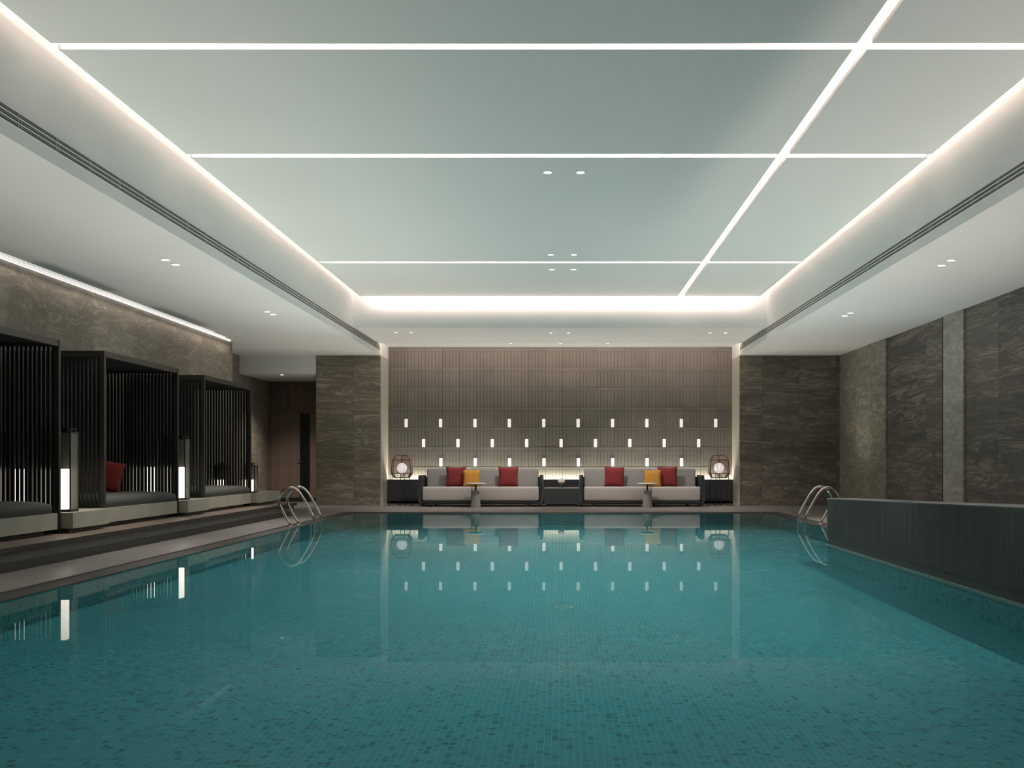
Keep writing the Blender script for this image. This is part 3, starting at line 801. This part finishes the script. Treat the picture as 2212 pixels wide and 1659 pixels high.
# side tables
def make_table(label):
    t = thing('side_table', label, 'table', (0, 0, 0), 0, 'round side tables before the sofas')
    bm = bmesh.new(); add_lathe(bm, [(0, 0), (.118, 0), (.120, .008), (.080, .385), (.072, .392), (0, .392)]); obj('cone_base', bm, M['concrete'], t, False)
    bm = bmesh.new(); add_lathe(bm, [(.0, .39), (.022, .39), (.022, .54), (.0, .54)], n=20); obj('column', bm, M['sofa_frame'], t)
    bm = bmesh.new(); add_lathe(bm, [(0, .53), (.14, .53), (.15, .545), (.0, .545)]); obj('support_plate', bm, M['sofa_frame'], t)
    bm = bmesh.new(); add_lathe(bm, [(0, .545), (.225, .545), (.24, .553), (.24, .565), (.235, .57), (0, .57)], n=48); obj('tabletop', bm, M['tabletop'], t)
    return t
tb = make_table('round side table with a cone base before the left sofa'); tb.location = (-1.985, 23.45, FZ)
dup(tb, (2.005, 23.45, FZ), label='round side table with a cone base before the right sofa')

# cabinet and vase
cb = thing('side_cabinet', 'low charcoal cabinet between the two sofas', 'cabinet', (.02, 23.90, FZ))
obj('body', box((-.42, 0, .06), (.42, .9, .415)), M['wainscot'], cb)
obj('top', box((-.423, -.005, .415), (.423, .905, .438)), simple('cabinet_top', (.10, .105, .10), .3), cb)
obj('plinth', box((-.37, .05, 0), (.37, .86, .06)), M['black'], cb)
vs_ = thing('flower_vase', 'small glass bowl of pale pink flowers on the charcoal cabinet', 'vase', (.005, 24.25, FZ+.438))
bm = bmesh.new(); add_lathe(bm, [(0, 0), (.05, 0), (.066, .02), (.074, .055), (.070, .09), (.066, .09), (.069, .055), (.06, .02), (0, .008)], n=28)
obj('glass_bowl', bm, M['glass'], vs_, True)
bm = bmesh.new()
for k in range(14):
    a = k*2.4; r = .012+.003*k
    add_tube(bm, [(r*.5*math.cos(a), r*.5*math.sin(a), .012), (r*math.cos(a), r*math.sin(a), .10)], .004, 5)
for k in range(8):
    a = k*PI/4; bm2 = bmesh.ops.create_icosphere(bm, subdivisions=1, radius=.02, matrix=Matrix.Translation((.062*math.cos(a), .062*math.sin(a), .088)) @ Matrix.Diagonal((1, 1, .4, 1)))
obj('stems', bm, M['leaf'], vs_)
bm = bmesh.new()
for k in range(70):
    z = 1-2*(k+.5)/70; a = k*2.39996
    if z < -.45: continue
    r = math.sqrt(1-z*z)
    bmesh.ops.create_icosphere(bm, subdivisions=1, radius=.020+random.random()*.006, matrix=Matrix.Translation((.068*r*math.cos(a), .068*r*math.sin(a), .155+.062*z)))
bmesh.ops.create_icosphere(bm, subdivisions=2, radius=.06, matrix=Matrix.Translation((0, 0, .15)))
obj('flowers', bm, M['petal'], vs_, True)

# woven floor lanterns
def make_lantern(label):
    t = thing('woven_floor_lantern', label, 'floor lamp', (0, 0, 0), 0, 'woven floor lanterns flanking the sofas')
    tiers = [(.125, 1.215), (.205, 1.11), (.235, .785), (.165, .675)]   # half width, z
    def ring(hw, z): return [Vector((sx*hw, sy*hw, z)) for sx, sy in ((-1, -1), (1, -1), (1, 1), (-1, 1))]
    R_ = [ring(*q) for q in tiers]
    bm = bmesh.new()
    for r in R_:
        for k in range(4): add_tube(bm, [r[k], r[(k+1) % 4]], .011, 6)
    for a, b_ in zip(R_, R_[1:]):
        for k in range(4): add_tube(bm, [a[k], b_[k]], .011, 6)
    for sy in (-1, 1):
        add_tube(bm, [(0, sy*.125, 1.215), (0, sy*.205, 1.11)], .006, 6); add_tube(bm, [(0, sy*.235, .785), (0, sy*.165, .675)], .006, 6)
    obj('cage_frame', bm, M['copper'], t)
    for (a, b_, nm_) in ((R_[0], R_[1], 'cord_weave'), (R_[1], R_[2], 'cord_weave'), (R_[2], R_[3], 'cord_weave')):
        bm = bmesh.new()
        for k in range(4):
            k2 = (k+1) % 4; n = 24
            for i in range(n):
                f = (i+.5)/n
                p = a[k].lerp(a[k2], f); q = b_[k].lerp(b_[k2], f+random.uniform(-.012, .012))
                add_tube(bm, [p, q], .0032, 4, False)
        obj(nm_, bm, M['cord'], t)
    for (x0, y0, x1, y1) in ((-.20, -.20, -.27, -.27), (.20, -.20, .27, -.27), (-.05, .22, -.075, .13), (.03, .22, .065, .13)):
        bm = bmesh.new(); add_tube(bm, [(x0, y0, .80), (x1, y1, .012)], .0095, 8); add_tube(bm, [(x1, y1, 0), (x1, y1, .03)], .014, 8)
        obj('leg', bm, M['black'], t)
    g = obj('globe', bmesh.new(), None, t)
    bm = bmesh.new(); bmesh.ops.create_uvsphere(bm, u_segments=28, v_segments=16, radius=.125)
    bm.to_mesh(g.data); bm.free(); g.data.materials.append(M['globe']); g.location = (0, 0, .91)
    for p in g.data.polygons: p.use_smooth = True
    bm = bmesh.new(); add_tube(bm, [(0, 0, 1.215), (0, 0, 1.03)], .018, 10)
    add_tube(bm, [(-.125, 0, 1.213), (.125, 0, 1.213)], .005, 6)
    obj('lamp_holder', bm, M['copper'], t)
    return t
fl = make_lantern('woven cage floor lantern at the left end of the rear recess'); fl.location = (-3.865, 24.52, FZ); fl.rotation_euler = (0, 0, .04)
dup(fl, (3.835, 24.52, FZ), -.06, label='woven cage floor lantern at the right end of the rear recess')

# pool ladders
def make_ladder(sgn, label):
    t = thing('pool_ladder', label, 'pool ladder', (sgn*4.155, 0, 0), 0, 'steel pool ladders')
    prof = [(0, -.20), (0, .0), (0, .14), (.02, .20), (.085, .33), (.165, .47), (.235, .575), (.30, .635), (.375, .655), (.455, .63), (.53, .565), (.575, .47), (.57, .40), (.54, .31), (.45, .14), (.405, .06), (.395, .0)]
    for y in (0, .505):
        pts = smooth_path([(sgn*a, y, z) for a, z in prof], 5)
        bm = bmesh.new(); add_tube(bm, pts, .0205, 14)
        r = obj('rail', bm, M['chrome'], t, True)
        bm = bmesh.new(); add_lathe(bm, [(.0, .004), (.055, .004), (.05, .012), (.028, .02), (0, .02)], (sgn*.395, y, 0), 24)
        obj('anchor_flange', bm, M['chrome'], t, True)
    for z in (-.08, -.19):
        bm = rbox((-.04, .0, z-.012), (.04, .505, z+.012), .006, 2)
        obj('tread', bm, M['chrome'], t)
    return t
l1 = make_ladder(-1, 'stainless steel ladder rails on the left pool edge'); l1.location = (-4.155, 16.93, 0)
l2 = make_ladder(1, 'stainless steel ladder rails on the right pool edge, partly behind the parapet'); l2.location = (4.155, 17.13, 0)

# small floor fitting in the pool
dr = bmesh.new(); add_lathe(dr, [(.07, .001), (.07, .004), (.078, .004), (.078, .001)], n=40)
o = obj('drain_ring', dr, M['tabletop']); o.location = (.03, 9.2, ZB); tag(o, 'small pale ring fitting on the pool floor', 'drain')
